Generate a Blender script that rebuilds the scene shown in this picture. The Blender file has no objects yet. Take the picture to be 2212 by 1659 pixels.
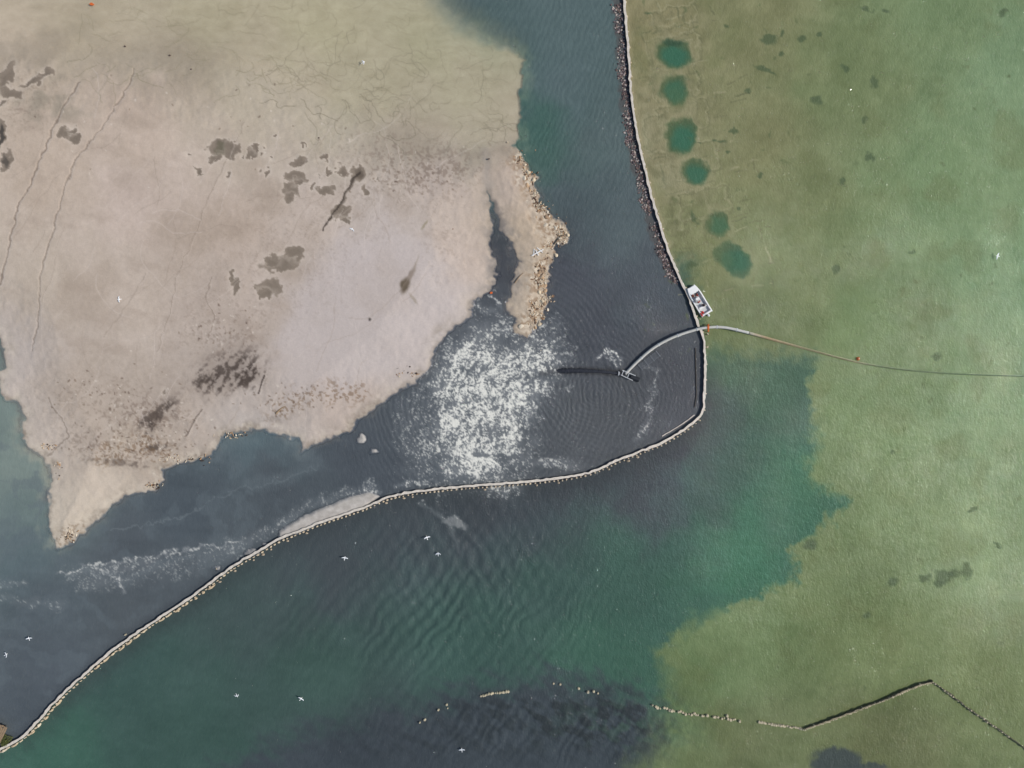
import bpy, bmesh, math, random
import numpy as np
from mathutils import Vector, Matrix
random.seed(7); RNG=np.random.RandomState(11)
scene=bpy.context.scene
COL=scene.collection
GAIN=0.92
def W(px,py,z=0.0): return Vector(((px-1106)/10.0,(829.5-py)/10.0,z))
# ------------------------------------------------------------------ numpy noise
TAB=RNG.rand(8,512,512).astype(np.float32)
def vn(x,y,k=0):
    xi=np.floor(x).astype(np.int64); yi=np.floor(y).astype(np.int64)
    fx=(x-xi).astype(np.float32); fy=(y-yi).astype(np.float32)
    fx=fx*fx*(3-2*fx); fy=fy*fy*(3-2*fy)
    T=TAB[k%8]; a=xi&511; b=(xi+1)&511; c=yi&511; d=(yi+1)&511
    return (T[c,a]*(1-fx)+T[c,b]*fx)*(1-fy)+(T[d,a]*(1-fx)+T[d,b]*fx)*fy
def fbm(x,y,s,o=4,k=0,g=0.5):
    r=0;A=1;t=0;f=1.0/s
    for i in range(o):
        ca,sa=math.cos(.6+i*1.1+k),math.sin(.6+i*1.1+k)
        r=r+A*vn((x*ca-y*sa)*f+17.3*i+k*7.7,(x*sa+y*ca)*f+5.1*i+k*3.1,k+i); t+=A; A*=g; f*=2.03
    return r/t
def ss(a,b,x):
    t=np.clip((x-a)/(b-a),0,1); return t*t*(3-2*t)
# ------------------------------------------------------------------ grid (decimetres; 2 per cell inside the surveyed area)
def axis(lo,hi,step):
    c=np.arange(lo,hi+1,step,dtype=np.float64)
    out=[];d=step;v=0
    while v<15000:
        d*=1.22; v+=d; out.append(v)
    out=np.array(out)
    return np.concatenate([(c[0]-out)[::-1],c,c[-1]+out])
AX=axis(-40,2252,2.0); AY=axis(-40,1700,2.0)
X,Y=np.meshgrid(AX,AY); X=X.astype(np.float32); Y=Y.astype(np.float32)
H,Wd=X.shape
def sdpoly(P,x,y):
    n=len(P); d=np.full(x.shape,1e12,np.float32); ins=np.zeros(x.shape,bool)
    for i in range(n):
        x0,y0=P[i];x1,y1=P[(i+1)%n]; ex=x1-x0;ey=y1-y0
        wx=x-x0;wy=y-y0
        t=np.clip((wx*ex+wy*ey)/(ex*ex+ey*ey+1e-9),0,1)
        dx=wx-ex*t;dy=wy-ey*t
        np.minimum(d,dx*dx+dy*dy,out=d)
        if y0!=y1:
            c=((y0>y)!=(y1>y))&(x<(ex*(y-y0)/ey+x0)); ins^=c
    d=np.sqrt(d); return np.where(ins,d,-d)
def box(x0,y0,x1,y1):
    a=max(0,np.searchsorted(AX,x0));b=min(Wd,np.searchsorted(AX,x1)+1)
    c=max(0,np.searchsorted(AY,y0));d=min(H,np.searchsorted(AY,y1)+1)
    return slice(c,d),slice(a,b)
def idw(pts,x,y,s=55,p=1.6):
    acc=np.zeros(x.shape+(3,),np.float32);wt=np.zeros(x.shape,np.float32)
    for (px,py,c) in pts:
        w=1.0/(((x-px)**2+(y-py)**2)+s*s)**p*1e6
        wt+=w
        for k in range(3): acc[...,k]+=w*c[k]
    return acc/wt[...,None]
G=lambda cx,cy,rx,ry:np.exp(-(((X-cx)/rx)**2+((Y-cy)/ry)**2))
N1=fbm(X,Y,60,5,0)-0.5; N2=fbm(X,Y,60,5,3)-0.5
J1=fbm(X,Y,14,4,1)-0.5; J2=fbm(X,Y,14,4,5)-0.5
# ------------------------------------------------------------------ colour survey of the place
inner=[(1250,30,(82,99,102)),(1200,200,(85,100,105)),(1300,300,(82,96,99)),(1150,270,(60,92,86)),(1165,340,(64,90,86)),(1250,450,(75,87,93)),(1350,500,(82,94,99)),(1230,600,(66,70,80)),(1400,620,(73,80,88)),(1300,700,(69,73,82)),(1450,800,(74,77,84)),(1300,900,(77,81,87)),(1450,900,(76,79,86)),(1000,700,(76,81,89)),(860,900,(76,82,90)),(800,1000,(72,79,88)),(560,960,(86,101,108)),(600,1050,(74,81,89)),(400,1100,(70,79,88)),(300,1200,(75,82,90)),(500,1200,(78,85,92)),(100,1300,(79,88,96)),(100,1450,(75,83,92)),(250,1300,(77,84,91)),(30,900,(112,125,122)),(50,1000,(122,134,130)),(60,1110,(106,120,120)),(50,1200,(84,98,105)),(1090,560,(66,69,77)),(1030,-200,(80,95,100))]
teal=[(1400,1050,(62,75,80)),(1100,1120,(64,75,82)),(850,1130,(66,78,84)),(700,1200,(64,78,82)),(500,1300,(62,79,80)),(300,1450,(58,82,80)),(100,1620,(58,92,82)),(400,1550,(56,81,77)),(700,1450,(58,82,78)),(1000,1400,(58,84,80)),(1300,1400,(58,91,80)),(1200,1250,(58,82,79)),(1350,1200,(59,88,80)),(1550,1000,(59,85,77)),(1650,850,(62,92,75)),(1600,1200,(58,102,81)),(1700,1050,(57,100,79)),(1560,800,(74,97,77)),(1540,900,(60,75,74)),(800,1600,(56,69,73)),(1400,1480,(59,92,80))]
green=[(1400,60,(128,122,93)),(1600,60,(119,120,88)),(1420,300,(128,122,95)),(1600,300,(119,120,88)),(1500,560,(118,121,88)),(1700,600,(108,118,83)),(1850,150,(109,121,86)),(2050,50,(110,128,93)),(2180,150,(114,136,103)),(2050,400,(110,131,95)),(2180,600,(116,140,105)),(1900,700,(108,126,88)),(1650,740,(101,112,79)),(2150,900,(120,141,104)),(1850,900,(105,123,85)),(1950,1100,(114,131,93)),(2150,1200,(119,137,99)),(1850,1250,(100,115,79)),(1600,1400,(104,121,85)),(1900,1400,(106,119,81)),(2100,1450,(110,122,84)),(1600,1600,(96,104,74)),(1900,1620,(92,98,68)),(1520,1500,(101,121,85))]
land=[(30,60,(186,170,152)),(200,60,(174,160,139)),(350,115,(167,154,135)),(450,40,(172,162,136)),(700,60,(168,160,131)),(900,100,(164,159,130)),(1000,200,(168,160,136)),(800,180,(166,157,133)),(1050,60,(150,150,124)),(1000,290,(167,157,138)),(900,300,(172,160,144)),(600,180,(179,166,146)),(300,250,(194,175,158)),(100,350,(186,168,150)),(300,450,(196,178,164)),(500,500,(190,172,156)),(650,480,(190,174,160)),(800,600,(191,178,171)),(700,720,(191,178,169)),(820,750,(190,179,171)),(900,680,(190,178,171)),(850,520,(187,174,164)),(950,400,(180,164,152)),(1000,550,(191,174,160)),(1100,400,(192,174,158)),(1150,500,(194,175,152)),(1150,640,(190,172,150)),(500,680,(182,166,152)),(300,650,(186,170,154)),(100,600,(185,170,153)),(50,760,(191,178,167)),(200,780,(180,165,150)),(500,790,(166,152,140)),(350,880,(170,155,141)),(200,900,(180,164,148)),(600,860,(184,170,158)),(750,870,(186,170,157)),(550,905,(188,178,169)),(300,960,(176,161,145)),(220,1040,(195,180,162)),(150,1120,(198,184,165)),(80,930,(190,176,162))]
XW=X+N1*110; YW=Y+N2*110
XM=X+N1*50+J1*14; YM=Y+N2*50+J2*14
shore=[(1130,130),(1122,150),(1133,170),(1120,200),(1128,240),(1118,285),(1108,312),(1125,332),(1135,355),(1160,385),(1155,420),(1180,450),(1200,480),(1232,505),(1228,520),(1195,545),(1183,580),(1187,620),(1182,655),(1168,690),(1152,715),(1130,727),(1112,714),(1120,692),(1096,660),(1106,615),(1115,570),(1107,535),(1098,512),(1080,502),(1074,470),(1065,445),(1055,415),(1056,450),(1060,478),(1062,505),(1062,535),(1072,580),(1060,620),(1022,650),(1012,685),(960,720),(935,760),(935,790),(900,820),(850,850),(780,905),(755,935),(700,950),(655,975),(648,950),(600,935),(545,928),(485,940),(455,985),(400,995),(350,1015),(355,1035),(340,1055),(270,1070),(225,1105),(180,1145),(150,1175),(122,1182),(105,1140),(108,1080),(105,1010),(95,985),(60,965),(45,930),(50,895),(35,865),(10,860),(-2,850),(-2,812),(8,796),(11,762),(3,732),(-12,715),(-500,690),(-4000,650)]
LAND=[(955,-4000),(955,0),(1000,40),(1060,80),(1110,108)]+shore+[(-4000,-4000)]
DRY=[(-4000,90),(0,105),(150,130),(260,125),(400,140),(520,170),(700,232),(850,290),(1000,335),(1085,322)]+shore[6:]
BAR=[(600,1168),(602,1148),(646,1120),(696,1098),(756,1072),(800,1062),(820,1074),(784,1100),(704,1128),(654,1149)]
rg=1+1.3*G(1150,540,80,220)
xs=X+J1*17*rg+N1*10; ys=Y+J2*17*rg+N2*10
sdl=sdpoly(LAND,xs,ys); sdd=sdpoly(DRY,xs,ys)
sdb=sdpoly(BAR,X+J1*6,Y+J2*6)
isl=np.full(X.shape,-1e6,np.float32)
for (cx,cy,rx,ry) in [(545,1190,14,10),(785,949,9,8),(808,978,7,4),(470,1228,7,4),(572,1176,6,4)]:
    isl=np.maximum(isl,(1-np.sqrt(((xs-cx)/rx)**2+((ys-cy)/ry)**2))*min(rx,ry))
BARR=[(1348,-400),(1348,-60),(1348,0),(1352,60),(1358,130),(1362,200),(1370,260),(1383,330),(1400,400),(1420,470),(1440,535),(1462,590),(1480,628),(1495,668),(1505,700),(1518,732),(1522,790),(1520,850),(1518,885),(1505,905),(1475,928),(1430,955),(1380,975),(1330,995),(1285,1015),(1240,1027),(1180,1035),(1100,1043),(1000,1050),(900,1061),(840,1073),(780,1098),(700,1125),(650,1145),(600,1166),(560,1190),(500,1225),(440,1270),(390,1305),(320,1350),(250,1400),(190,1450),(130,1505),(90,1550),(50,1590),(0,1618),(-60,1650),(-300,1790)]
OUT=[(1348,-4000)]+BARR+[(-4000,4000),(6000,6000),(6000,-4000)]
sdo=sdpoly(OUT,X,Y)
GRN=[(1500,560),(1515,745),(1600,765),(1700,772),(1765,772),(1742,850),(1750,900),(1762,960),(1750,1000),(1745,1040),(1790,1065),(1832,1082),(1800,1112),(1760,1150),(1702,1190),(1732,1215),(1725,1250),(1660,1262),(1640,1290),(1560,1320),(1500,1340),(1450,1370),(1418,1410),(1440,1440),(1447,1490),(1445,1540),(1430,1600),(1370,1665),(1300,1800),(1300,5000),(6000,5000),(6000,-4000),(1200,-4000),(1250,560)]
sdg=sdpoly(GRN,X+N1*30+J1*38,Y+N2*30+J2*38)
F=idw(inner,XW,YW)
Ft=idw(teal,XW,YW)
DK=[(330,1780),(560,1640),(720,1590),(880,1548),(1000,1508),(1100,1488),(1200,1472),(1290,1486),(1390,1524),(1450,1570),(1460,1640),(1410,1780)]
wx=fbm((X+Y*.8)*.62,(Y-X*.7)*1.25,20,5,3)
m=(ss(-62,34,sdpoly(DK,XM,YM)+(wx-.5)*80)*.95)[...,None]
Ft=Ft*(1-m)+np.array([58,66,75],np.float32)*m
Fg=idw(green,XW,YW)
soft=np.where((Y<800)&(X>1500),30,11+22*ss(.3,.7,fbm(X,Y,90,2,4)))+40*ss(1420,1540,Y)
mg=ss(-1,1,sdg/soft)[...,None]
Fo=Ft*(1-mg)+Fg*mg
mo=(sdo>0)[...,None].astype(np.float32)
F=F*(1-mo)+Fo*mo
Fl=idw(land,X+N1*120,Y+N2*120,55,1.6)
def blend(sl,mask,rgb,k=1.0,A=None):
    A=F if A is None else A
    mm=(np.clip(mask,0,1)*k)[...,None]
    A[sl]=A[sl]*(1-mm)+np.array(rgb,np.float32)*mm
def blob(cx,cy,rx,ry,ang,rgb,k,softn=0.35,jag=0.8,A=None):
    R=max(rx,ry)*1.7+12; sl=box(cx-R,cy-R,cx+R,cy+R)
    x=X[sl]-cx+J1[sl]*jag*24; y=Y[sl]-cy+J2[sl]*jag*24
    c,s=math.cos(math.radians(ang)),math.sin(math.radians(ang))
    u=(x*c+y*s)/rx; v=(-x*s+y*c)/ry
    d=np.sqrt(u*u+v*v); blend(sl,1-ss(1-softn,1+softn,d),rgb,k,A)
def segd(P,x,y):
    d=np.full(x.shape,1e12,np.float32)
    for (x0,y0),(x1,y1) in zip(P[:-1],P[1:]):
        ex=x1-x0;ey=y1-y0;wx_=x-x0;wy_=y-y0
        t=np.clip((wx_*ex+wy_*ey)/(ex*ex+ey*ey+1e-9),0,1)
        np.minimum(d,(wx_-ex*t)**2+(wy_-ey*t)**2,out=d)
    return np.sqrt(d)
def stroke(P,w,rgb,k,jag=0.4,A=None,softw=None):
    xs_=[p[0] for p in P];ys_=[p[1] for p in P];m_=w*2+16
    sl=box(min(xs_)-m_,min(ys_)-m_,max(xs_)+m_,max(ys_)+m_)
    d=segd(P,X[sl]+J1[sl]*jag*16,Y[sl]+J2[sl]*jag*16)
    s=softw or w*0.6
    blend(sl,1-ss(w-s,w+s,d),rgb,k,A)
    return sl,d
def curl(x,y,a,n,step,turn):
    P=[(x,y)]
    for i in range(n):
        a+=random.gauss(0,turn); x+=math.cos(a)*step; y+=math.sin(a)*step; P.append((x,y))
    return P
ALLS=np.s_[:,:]
lum=(fbm(X,Y,190,5,2)-0.5)*20+(fbm(X,Y,9,3,4)-0.5)*11+(fbm(X,Y,36,4,1)-.5)*12*ss(20,100,sdd)
Fl+=lum[...,None]*np.array([1,1,1.02],np.float32)
st=fbm(X*0.35+Y*0.25,Y*0.9-X*0.3,26,5,6)
blend(ALLS,ss(0.52,0.8,st)*ss(20,160,sdd),(160,143,128),0.30,Fl)
blend(ALLS,ss(0.55,0.75,fbm(X,Y,150,5,3))*ss(20,160,sdd),(158,141,124),0.35,Fl)
blend(ALLS,ss(.42,.7,fbm(X,Y,90,5,6))*np.exp(-((sdd-10)/80)**2)*ss(380,320,Y),(148,135,118),.5,Fl)
fan=ss(-22,34,sdpoly([(1000,660),(940,740),(900,800),(760,840),(620,850),(590,780),(620,690),(660,600),(730,520),(820,490),(920,520),(1040,620)],XM,YM))
blend(ALLS,fan,(191,179,172),0.65,Fl)
sp=fbm(X,Y,4.2,2,1); sp2=fbm(X,Y,8,3,6)
def speck(dens,rgb,k,th=0.62):
    blend(ALLS,ss(th,th+0.14,sp*0.5+sp2*0.5+dens*0.16-0.08)*np.clip(dens,0,1),rgb,k,Fl)
dens=G(900,375,130,60)*.8+G(800,310,150,50)*.35+G(1000,345,80,40)*.4+G(480,720,110,60)*0.5+G(340,900,90,40)*.9+G(200,860,150,60)*.45+G(960,540,50,80)*.3+G(700,470,200,90)*.25+G(60,220,80,90)*.5+G(600,600,200,110)*.25+G(300,980,90,30)*.8+G(180,960,70,40)*.5
speck(dens,(114,98,86),0.55,0.52)
blend(ALLS,G(900,350,150,50)*.25+G(1010,335,90,25)*.25,(140,128,114),.8,Fl)
for (cx,cy,rx,ry,a,k) in [(495,805,82,42,-25,.75),(540,812,40,28,-10,.8),(450,822,40,22,0,.5),(345,893,60,18,-35,.7),(330,930,26,10,-60,.7),(590,905,40,8,0,.2),(270,1000,90,9,5,.45),(340,965,30,8,-10,.7)]:
    R=160;sl=box(cx-R,cy-R,cx+R,cy+R)
    x=X[sl]-cx;y=Y[sl]-cy;c,s=math.cos(math.radians(a)),math.sin(math.radians(a))
    u=(x*c+y*s);v=(-x*s+y*c)
    g=np.exp(-((u/rx)**2+(v/ry)**2))
    t2=fbm(X[sl]*0.9+Y[sl]*0.7,(Y[sl]-X[sl]*0.6)*0.35,9,4,2)*.55+fbm(X[sl],Y[sl],6,3,4)*.45
    blend(sl,ss(.02,.8,g)*ss(0.60-g*.16,0.86-g*.16,t2+.1)+g*g*.25,(70,60,54),k,Fl)
blend(ALLS,G(400,108,130,28)*0.3+G(300,118,70,25)*.2,(128,118,104),0.5,Fl)
blend(ALLS,ss(.5,.8,fbm(X,Y,40,4,7))*G(100,200,150,90),(146,136,120),0.7,Fl)
blend(ALLS,ss(.48,.75,fbm(X*1.,Y*1.,50,5,2))*G(60,60,260,60),(150,138,122),.5,Fl)
puds=[(478,322,26,18,10),(505,325,14,18,0),(470,345,14,8,0),(433,374,6,10,0),(497,383,5,7,0),(548,332,18,8,-50),(556,322,10,8,0),(583,372,6,7,0),(592,350,4,4,0),(565,370,4,4,0),(648,352,16,8,-30),(640,385,26,14,10),(632,412,20,14,30),(628,432,12,12,0),(646,398,12,9,0),(705,414,20,11,8),(677,408,5,10,30),(742,372,13,16,-20),(775,380,17,17,0),(791,413,8,12,0),(738,460,25,15,-10),(745,478,12,8,0),(152,290,16,14,0),(168,300,12,12,0),(166,284,9,5,0),(610,570,44,18,-6),(640,552,24,14,0),(590,562,20,14,0),(585,620,24,22,0),(578,632,18,10,0),(512,620,9,20,0),(505,598,7,9,0),(700,345,8,6,0),(715,372,5,7,0),(412,340,4,3,0),(595,300,4,3,0),(660,318,5,3,0),(15,175,13,40,20),(92,165,26,9,-30),(75,180,22,8,-20),(30,205,22,14,0),(10,290,11,32,0),(22,350,12,22,10),(5,230,12,8,0),(360,845,5,5,0),(690,385,3,3,0),(815,385,3,6,0),(525,345,3,3,0),(575,335,4,4,0),(580,322,4,5,0)]
for (cx,cy,rx,ry,a) in puds:
    blob(cx,cy,rx+4,ry+4,a,(210,196,180),0.35,0.35,0.9,Fl)
    blob(cx,cy,rx,ry,a,(132,119,105),0.9,0.10,1.2,Fl)
    blob(cx+1,cy+1,rx*.6,ry*.6,a,(118,106,93),0.5,0.5,1.2,Fl)
blob(10,300,6,26,0,(70,66,62),.8,.3,1,Fl); blob(20,352,6,14,0,(80,74,68),.7,.3,1,Fl)
blob(480,325,12,12,0,(98,94,76),.55,.5,1,Fl)
for (cx,cy,rx,ry,a,c,k) in [(875,618,9,16,10,(86,74,58),.85),(886,600,24,5,-60,(120,106,92),.6),(893,645,13,3,50,(150,138,122),.6),(900,570,16,2,-75,(150,136,120),.5),(778,378,8,12,0,(86,76,66),.6),(800,690,3,3,0,(80,74,70),.9),(918,488,12,2.4,-50,(138,128,102),.6)]:
    blob(cx,cy,rx,ry,a,c,k,.5,.35,Fl)
RUN=np.zeros_like(X)
def runnel(P,w=1.8,k=.6,c=(118,104,92),jag=.7,cut=True):
    sl,d=stroke(P,w,c,k,jag,Fl)
    stroke([(a+3,b+1) for a,b in P],w*1.1,(212,198,184),k*.45,jag,Fl)  # offset pale twin line: a highlight painted beside the channel
    if cut: RUN[sl]=np.maximum(RUN[sl],1-ss(w*.6,w*2.2,d))
runnel([(175,180),(140,240),(110,310),(75,400),(45,450),(30,530),(10,600),(-5,670)],1.7,.65)
runnel([(290,150),(285,180),(240,260),(200,310),(165,360),(140,430),(115,520),(95,600),(90,680),(75,760)],1.3,.5)
runnel([(530,270),(505,330),(455,430),(430,500),(390,590),(370,680),(345,760)],.9,.3,cut=False)
stroke([(778,372),(760,400),(745,430),(722,468),(700,500)],1.8,(62,54,48),.8,.7,Fl)
stroke([(765,395),(750,425),(735,450)],3.4,(90,80,70),.6,.9,Fl)
runnel([(460,600),(450,650),(470,690),(450,740)],1.0,.4,cut=False)
runnel([(110,860),(135,900),(155,940),(130,960),(105,985)],1.6,.5,cut=False)
runnel([(320,590),(290,650),(230,730)],1.0,.2,cut=False)
runnel([(575,810),(562,850)],1.6,.8,(60,52,48),.4,False)
runnel([(440,885),(425,905),(405,940)],1.6,.7,(90,80,72),.4,False)
for i in range(70):
    x=random.uniform(560,1080);y=random.uniform(150,330)-(1080-x)*0.05
    if y>260+0.12*(x-600): y-=60
    stroke(curl(x,y,random.uniform(-.6,.6),random.randint(5,18),8,.6),0.9,(118,110,92),random.uniform(.25,.6),.3,Fl)
for i in range(130):
    x=random.uniform(150,1050);y=random.uniform(10,190)
    stroke(curl(x,y,random.uniform(-.5,.9),random.randint(3,10),8,.5),0.9,(132,124,100),random.uniform(.2,.55),.3,Fl)
for i in range(110):
    x=random.uniform(20,950);y=random.uniform(250,900)
    stroke(curl(x,y,random.choice([1.9,2.1,-.7])+random.gauss(0,.25),random.randint(5,20),9,.16),0.9,random.choice([(154,138,124),(210,196,184)]),random.uniform(.15,.4),.3,Fl)
for (x,y,rx,ry,n) in [(240,300,200,120,16),(600,260,160,80,20),(230,850,120,60,60),(620,860,120,30,50),(300,960,120,30,90),(900,380,120,60,50),(480,720,90,50,40),(350,930,140,60,80)]:
    for i in range(n):
        a=random.uniform(0,6.28);xx=x+random.gauss(0,.5)*rx;yy=y+random.gauss(0,.5)*ry
        blob(xx,yy,random.uniform(1.2,3.2),random.uniform(1,2.2),math.degrees(a),random.choice([(96,80,68),(120,102,86),(214,202,186)]),.6,.4,.3,Fl)
stroke([(1066,440),(1074,475),(1086,510)],8,(96,92,92),.75,1.4,Fl,7)
stroke([(1050,330),(1052,380),(1058,430)],8,(156,146,136),.6,1,Fl,8)
blend(ALLS,ss(30,2,sdd)*ss(.34,.56,fbm(X,Y,16,4,3))*G(1082,570,50,120),(126,121,118),.85,Fl)
wet=ss(12,0,sdd)*ss(-8,0,sdd)*ss(300,360,Y)
blend(ALLS,wet,(140,127,114),0.45,Fl)
blend(ALLS,ss(34,4,sdd)*ss(.5,.7,fbm(X,Y,34,4,5))*ss(600,760,Y),(138,125,112),.6,Fl)
rimN=ss(30,6,sdd)*ss(380,900,Y)*ss(.42,.6,sp2)
blend(ALLS,rimN*ss(1200,600,X),(216,203,184),0.4,Fl)
es=ss(36,6,segd([(1120,340),(1142,400),(1175,470),(1200,510),(1162,590),(1160,660),(1146,710)],X+J1*40,Y+J2*40))
blend(ALLS,es*ss(.44,.62,fbm(X,Y,9,3,2)),(142,116,92),.6,Fl)
blend(ALLS,es*ss(.54,.66,fbm(X,Y,6,3,5)),(222,208,186),.6,Fl)
so_=ss(36,8,segd([(590,890),(640,862),(700,850),(770,850)],X+J1*40,Y+J2*40))*.8+ss(36,8,segd([(220,985),(330,960),(350,985)],X+J1*40,Y+J2*40))*.8+ss(30,6,segd([(130,1170),(170,1140)],X,Y))*.6
blend(ALLS,so_*ss(.54,.64,fbm(X,Y,5,3,3)),(112,88,66),.6,Fl)
shal=ss(50,-110,sdd)*(sdl>0)
blend(ALLS,shal,(167,159,133),.35,Fl)
rip=np.sin((X*0.25-Y*0.9+N1*120)/3.6)*fbm(X,Y,50,3,1)
Fl+=(rip*shal*3)[...,None]
Fl+=((fbm(X*.6-Y*.5,Y*1.4+X*.4,20,4,2)-.5)*16*shal)[...,None]
sfl=3.0+52*ss(135,70,Y)  # wide feather at the top paints a soft dark shadow over the shallows
ml=ss(-1,1,sdl/sfl)[...,None]
shelf=ss(-34,-2,sdl)*ss(0.35,0.65,fbm(X,Y,30,3,4))*(sdo<0)
blend(ALLS,shelf*ss(420,300,Y)*ss(1000,1090,X),(112,128,112),.6)
blend(ALLS,shelf*ss(860,930,Y)*ss(160,100,X),(150,152,140),.7)
blend(ALLS,shelf*ss(920,960,Y)*ss(700,620,X)*ss(420,520,X),(108,118,122),.7)
blend(ALLS,shelf*ss(1190,1090,Y)*ss(900,1000,Y)*ss(300,180,X),(140,142,134),.5)
blend(ALLS,ss(-16,-1,sdl)*(sdo<0)*ss(340,420,Y)*ss(.35,.6,fbm(X,Y,20,3,2)),(106,104,104),.5)
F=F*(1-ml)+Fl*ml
mb=ss(-1.5,1.5,sdb)[...,None]
F=F*(1-mb)+(np.array([180,173,164],np.float32)+(sp2[...,None]-.5)*40)*mb
mi=ss(-1.5,1.5,isl)[...,None]; F=F*(1-mi)+np.array([176,170,162],np.float32)*mi
LW=np.maximum(np.maximum(ml,mb),mi)[...,0]
wat=1-LW; outm=mo[...,0]
F+=(((fbm(X,Y,120,4,5)-.5)*11+(fbm(X*.5+Y*.4,Y*1.1-X*.3,16,4,6)-.5)*8)*wat)[...,None]
F+=(((fbm(X,Y,60,5,7)-.5)*20+(fbm(X,Y,18,4,2)-.5)*14)*wat*mg[...,0]*outm)[...,None]*np.array([1,.9,.8],np.float32)
sw=fbm(X*.5+N1*160,Y+N2*160,44,5,4)
blend(ALLS,ss(.5,.72,sw)*wat*(sdo<0)*ss(880,980,Y)*ss(760,500,X),(92,102,110),.4)
stroke([(690,1010),(600,1040),(500,1062),(400,1110),(330,1130),(240,1150)],1.6,(108,116,122),.5,1.6)
stroke([(660,985),(690,1000),(620,1030),(540,1050)],14,(96,106,113),.4,1.5,None,12)
lk=fbm(X+N1*80,Y*.7+N2*80,70,5,2)
blend(ALLS,ss(230,0,sdo+ (lk-.5)*260)*(sdo>0)*ss(430,760,X)*ss(1640,1440,X)*ss(880,960,Y),(64,71,78),.85)
blend(ALLS,ss(120,0,sdo+(lk-.5)*150)*(sdo>0)*ss(820,1100,X)*ss(1600,1500,X)*ss(820,900,Y),(54,60,67),.75)
for i in range(190):
    x=random.uniform(1368,1600);y=random.uniform(0,640)
    if x>1500 and random.random()<.5: continue
    if y>150: x+=(y-150)*0.16
    a=random.choice([-.35,-.25,1.25,1.35,-.3])+random.gauss(0,.12);L=random.uniform(6,34)
    c=random.choice([(154,149,120),(146,142,114),(96,98,74),(84,88,66),(100,100,76)])
    stroke([(x,y),(x+math.cos(a)*L,y+math.sin(a)*L)],random.uniform(.8,2.2),c,random.uniform(.3,.65),.5)
for (x,y,w_,h_) in [(1405,25,95,40),(1395,90,110,58),(1400,160,100,60),(1415,235,110,60),(1440,320,100,70),(1460,420,110,60),(1385,255,40,80)]:
    a=-.22; c_,s_=math.cos(a),math.sin(a)
    q=[(x,y),(x+w_*c_,y+w_*s_),(x+w_*c_-h_*s_*.9,y+w_*s_+h_*c_),(x-h_*s_*.9,y+h_*c_),(x,y)]
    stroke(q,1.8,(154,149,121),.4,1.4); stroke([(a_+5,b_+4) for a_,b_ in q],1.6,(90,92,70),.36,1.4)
blend(ALLS,G(1395,300,22,60)*.6+G(1440,390,30,25)*.5,(152,149,126),.7)
blend(ALLS,G(1460,480,26,50)*.8*ss(.35,.6,fbm(X,Y,14,3,4)),(84,86,62),.7)
blend(ALLS,ss(.5,.7,fbm(X,Y,18,4,5))*G(1450,260,110,330)*outm,(98,98,74),.5)
blend(ALLS,ss(.5,.7,fbm(X,Y,22,4,0))*G(1450,260,110,330)*outm,(146,141,114),.45)
for (cx,cy,rx,ry,k,an) in [(1455,117,39,30,1,10),(1456,194,33,29,.88,60),(1472,295,33,38,1,-10),(1502,373,31,26,.88,40),(1549,485,27,24,.85,70)]:
    blob(cx,cy,rx*1.4,ry*1.3,an,(142,138,110),.55,.35,1.0)
    blob(cx,cy,rx*1.02,ry*1.02,an,(76,92,66),.95*k,.2,.8); blob(cx+rx*.25,cy-ry*.3,rx*.7,ry*.65,an,(74,92,68),.9*k,.25,.8)
    blob(cx+3,cy+4,rx*.74,ry*.74,an,(52,98,80),k*.92,.38,.5)
blob(1590,562,54,46,20,(132,132,102),.4,.4,.8)
blob(1580,554,36,28,25,(66,90,66),.93,.2,.8); blob(1597,572,28,28,0,(64,90,66),.93,.2,.8); blob(1588,563,29,24,20,(46,90,70),.9,.3,.5); blob(1452,92,20,8,0,(44,72,58),.7,.4,.6)
wp=[(1687,72,4,9),(1735,85,9,7),(1765,217,11,9),(1887,178,9,10),(1662,85,16,8),(1614,200,7,6),(1585,280,6,5),(1560,305,7,4),(1546,303,6,5),(1515,308,6,3),(1687,115,6,5),(1655,150,25,3),(1825,147,8,6),(1880,340,10,7),(1868,260,7,5),(1494,570,11,9),(1598,452,6,5),(1770,75,7,3),(1870,20,12,5),(1915,25,9,5),(1932,1257,14,9),(1996,1250,13,9),(2040,1245,20,12),(2062,1240,16,9),(2088,1232,12,16),(1752,1178,12,10),(2155,1180,7,4),(2030,1260,12,6),(2100,1100,8,6),(1400,28,9,3),(1570,60,4,4),(1575,330,5,4),(1970,545,9,5),(2025,770,9,8),(1820,390,8,7),(2165,25,8,8),(1805,585,9,9),(1930,975,8,6),(1870,1330,9,5),(1500,470,6,14),(1640,380,7,4)]
for (cx,cy,rx,ry) in wp: blob(cx,cy,rx*1.05,ry*1.05,random.uniform(-20,20),(66,82,60),.65,.4,.8)
for i in range(260):
    x=random.uniform(1380,2200);y=random.uniform(0,1640)
    if y>760 and x<1850: continue
    blob(x,y,random.uniform(2,7),random.uniform(1.5,4),random.uniform(0,180),random.choice([(82,94,66),(92,102,72)]),random.uniform(.2,.6),.6,.8)
blend(ALLS,ss(.52,.75,fbm(X,Y,70,5,1))*mg[...,0]*outm,(94,102,68),.3)
blend(ALLS,ss(.55,.8,fbm(X,Y,150,4,7))*mg[...,0]*outm*ss(1000,1150,Y),(90,100,66),.38)
blob(1810,1650,56,34,10,(56,66,68),.93,.2,.9); blob(1870,1662,50,14,0,(56,66,68),.85,.25,.9)
dkz=(G(1250,1545,160,50)*1.2+G(1000,1600,330,50)*.5+G(1050,1530,120,22)*.6+G(1330,1570,90,60)*.8)
blend(ALLS,ss(.38,.70,wx)*dkz*outm,(36,44,49),.62)
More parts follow.
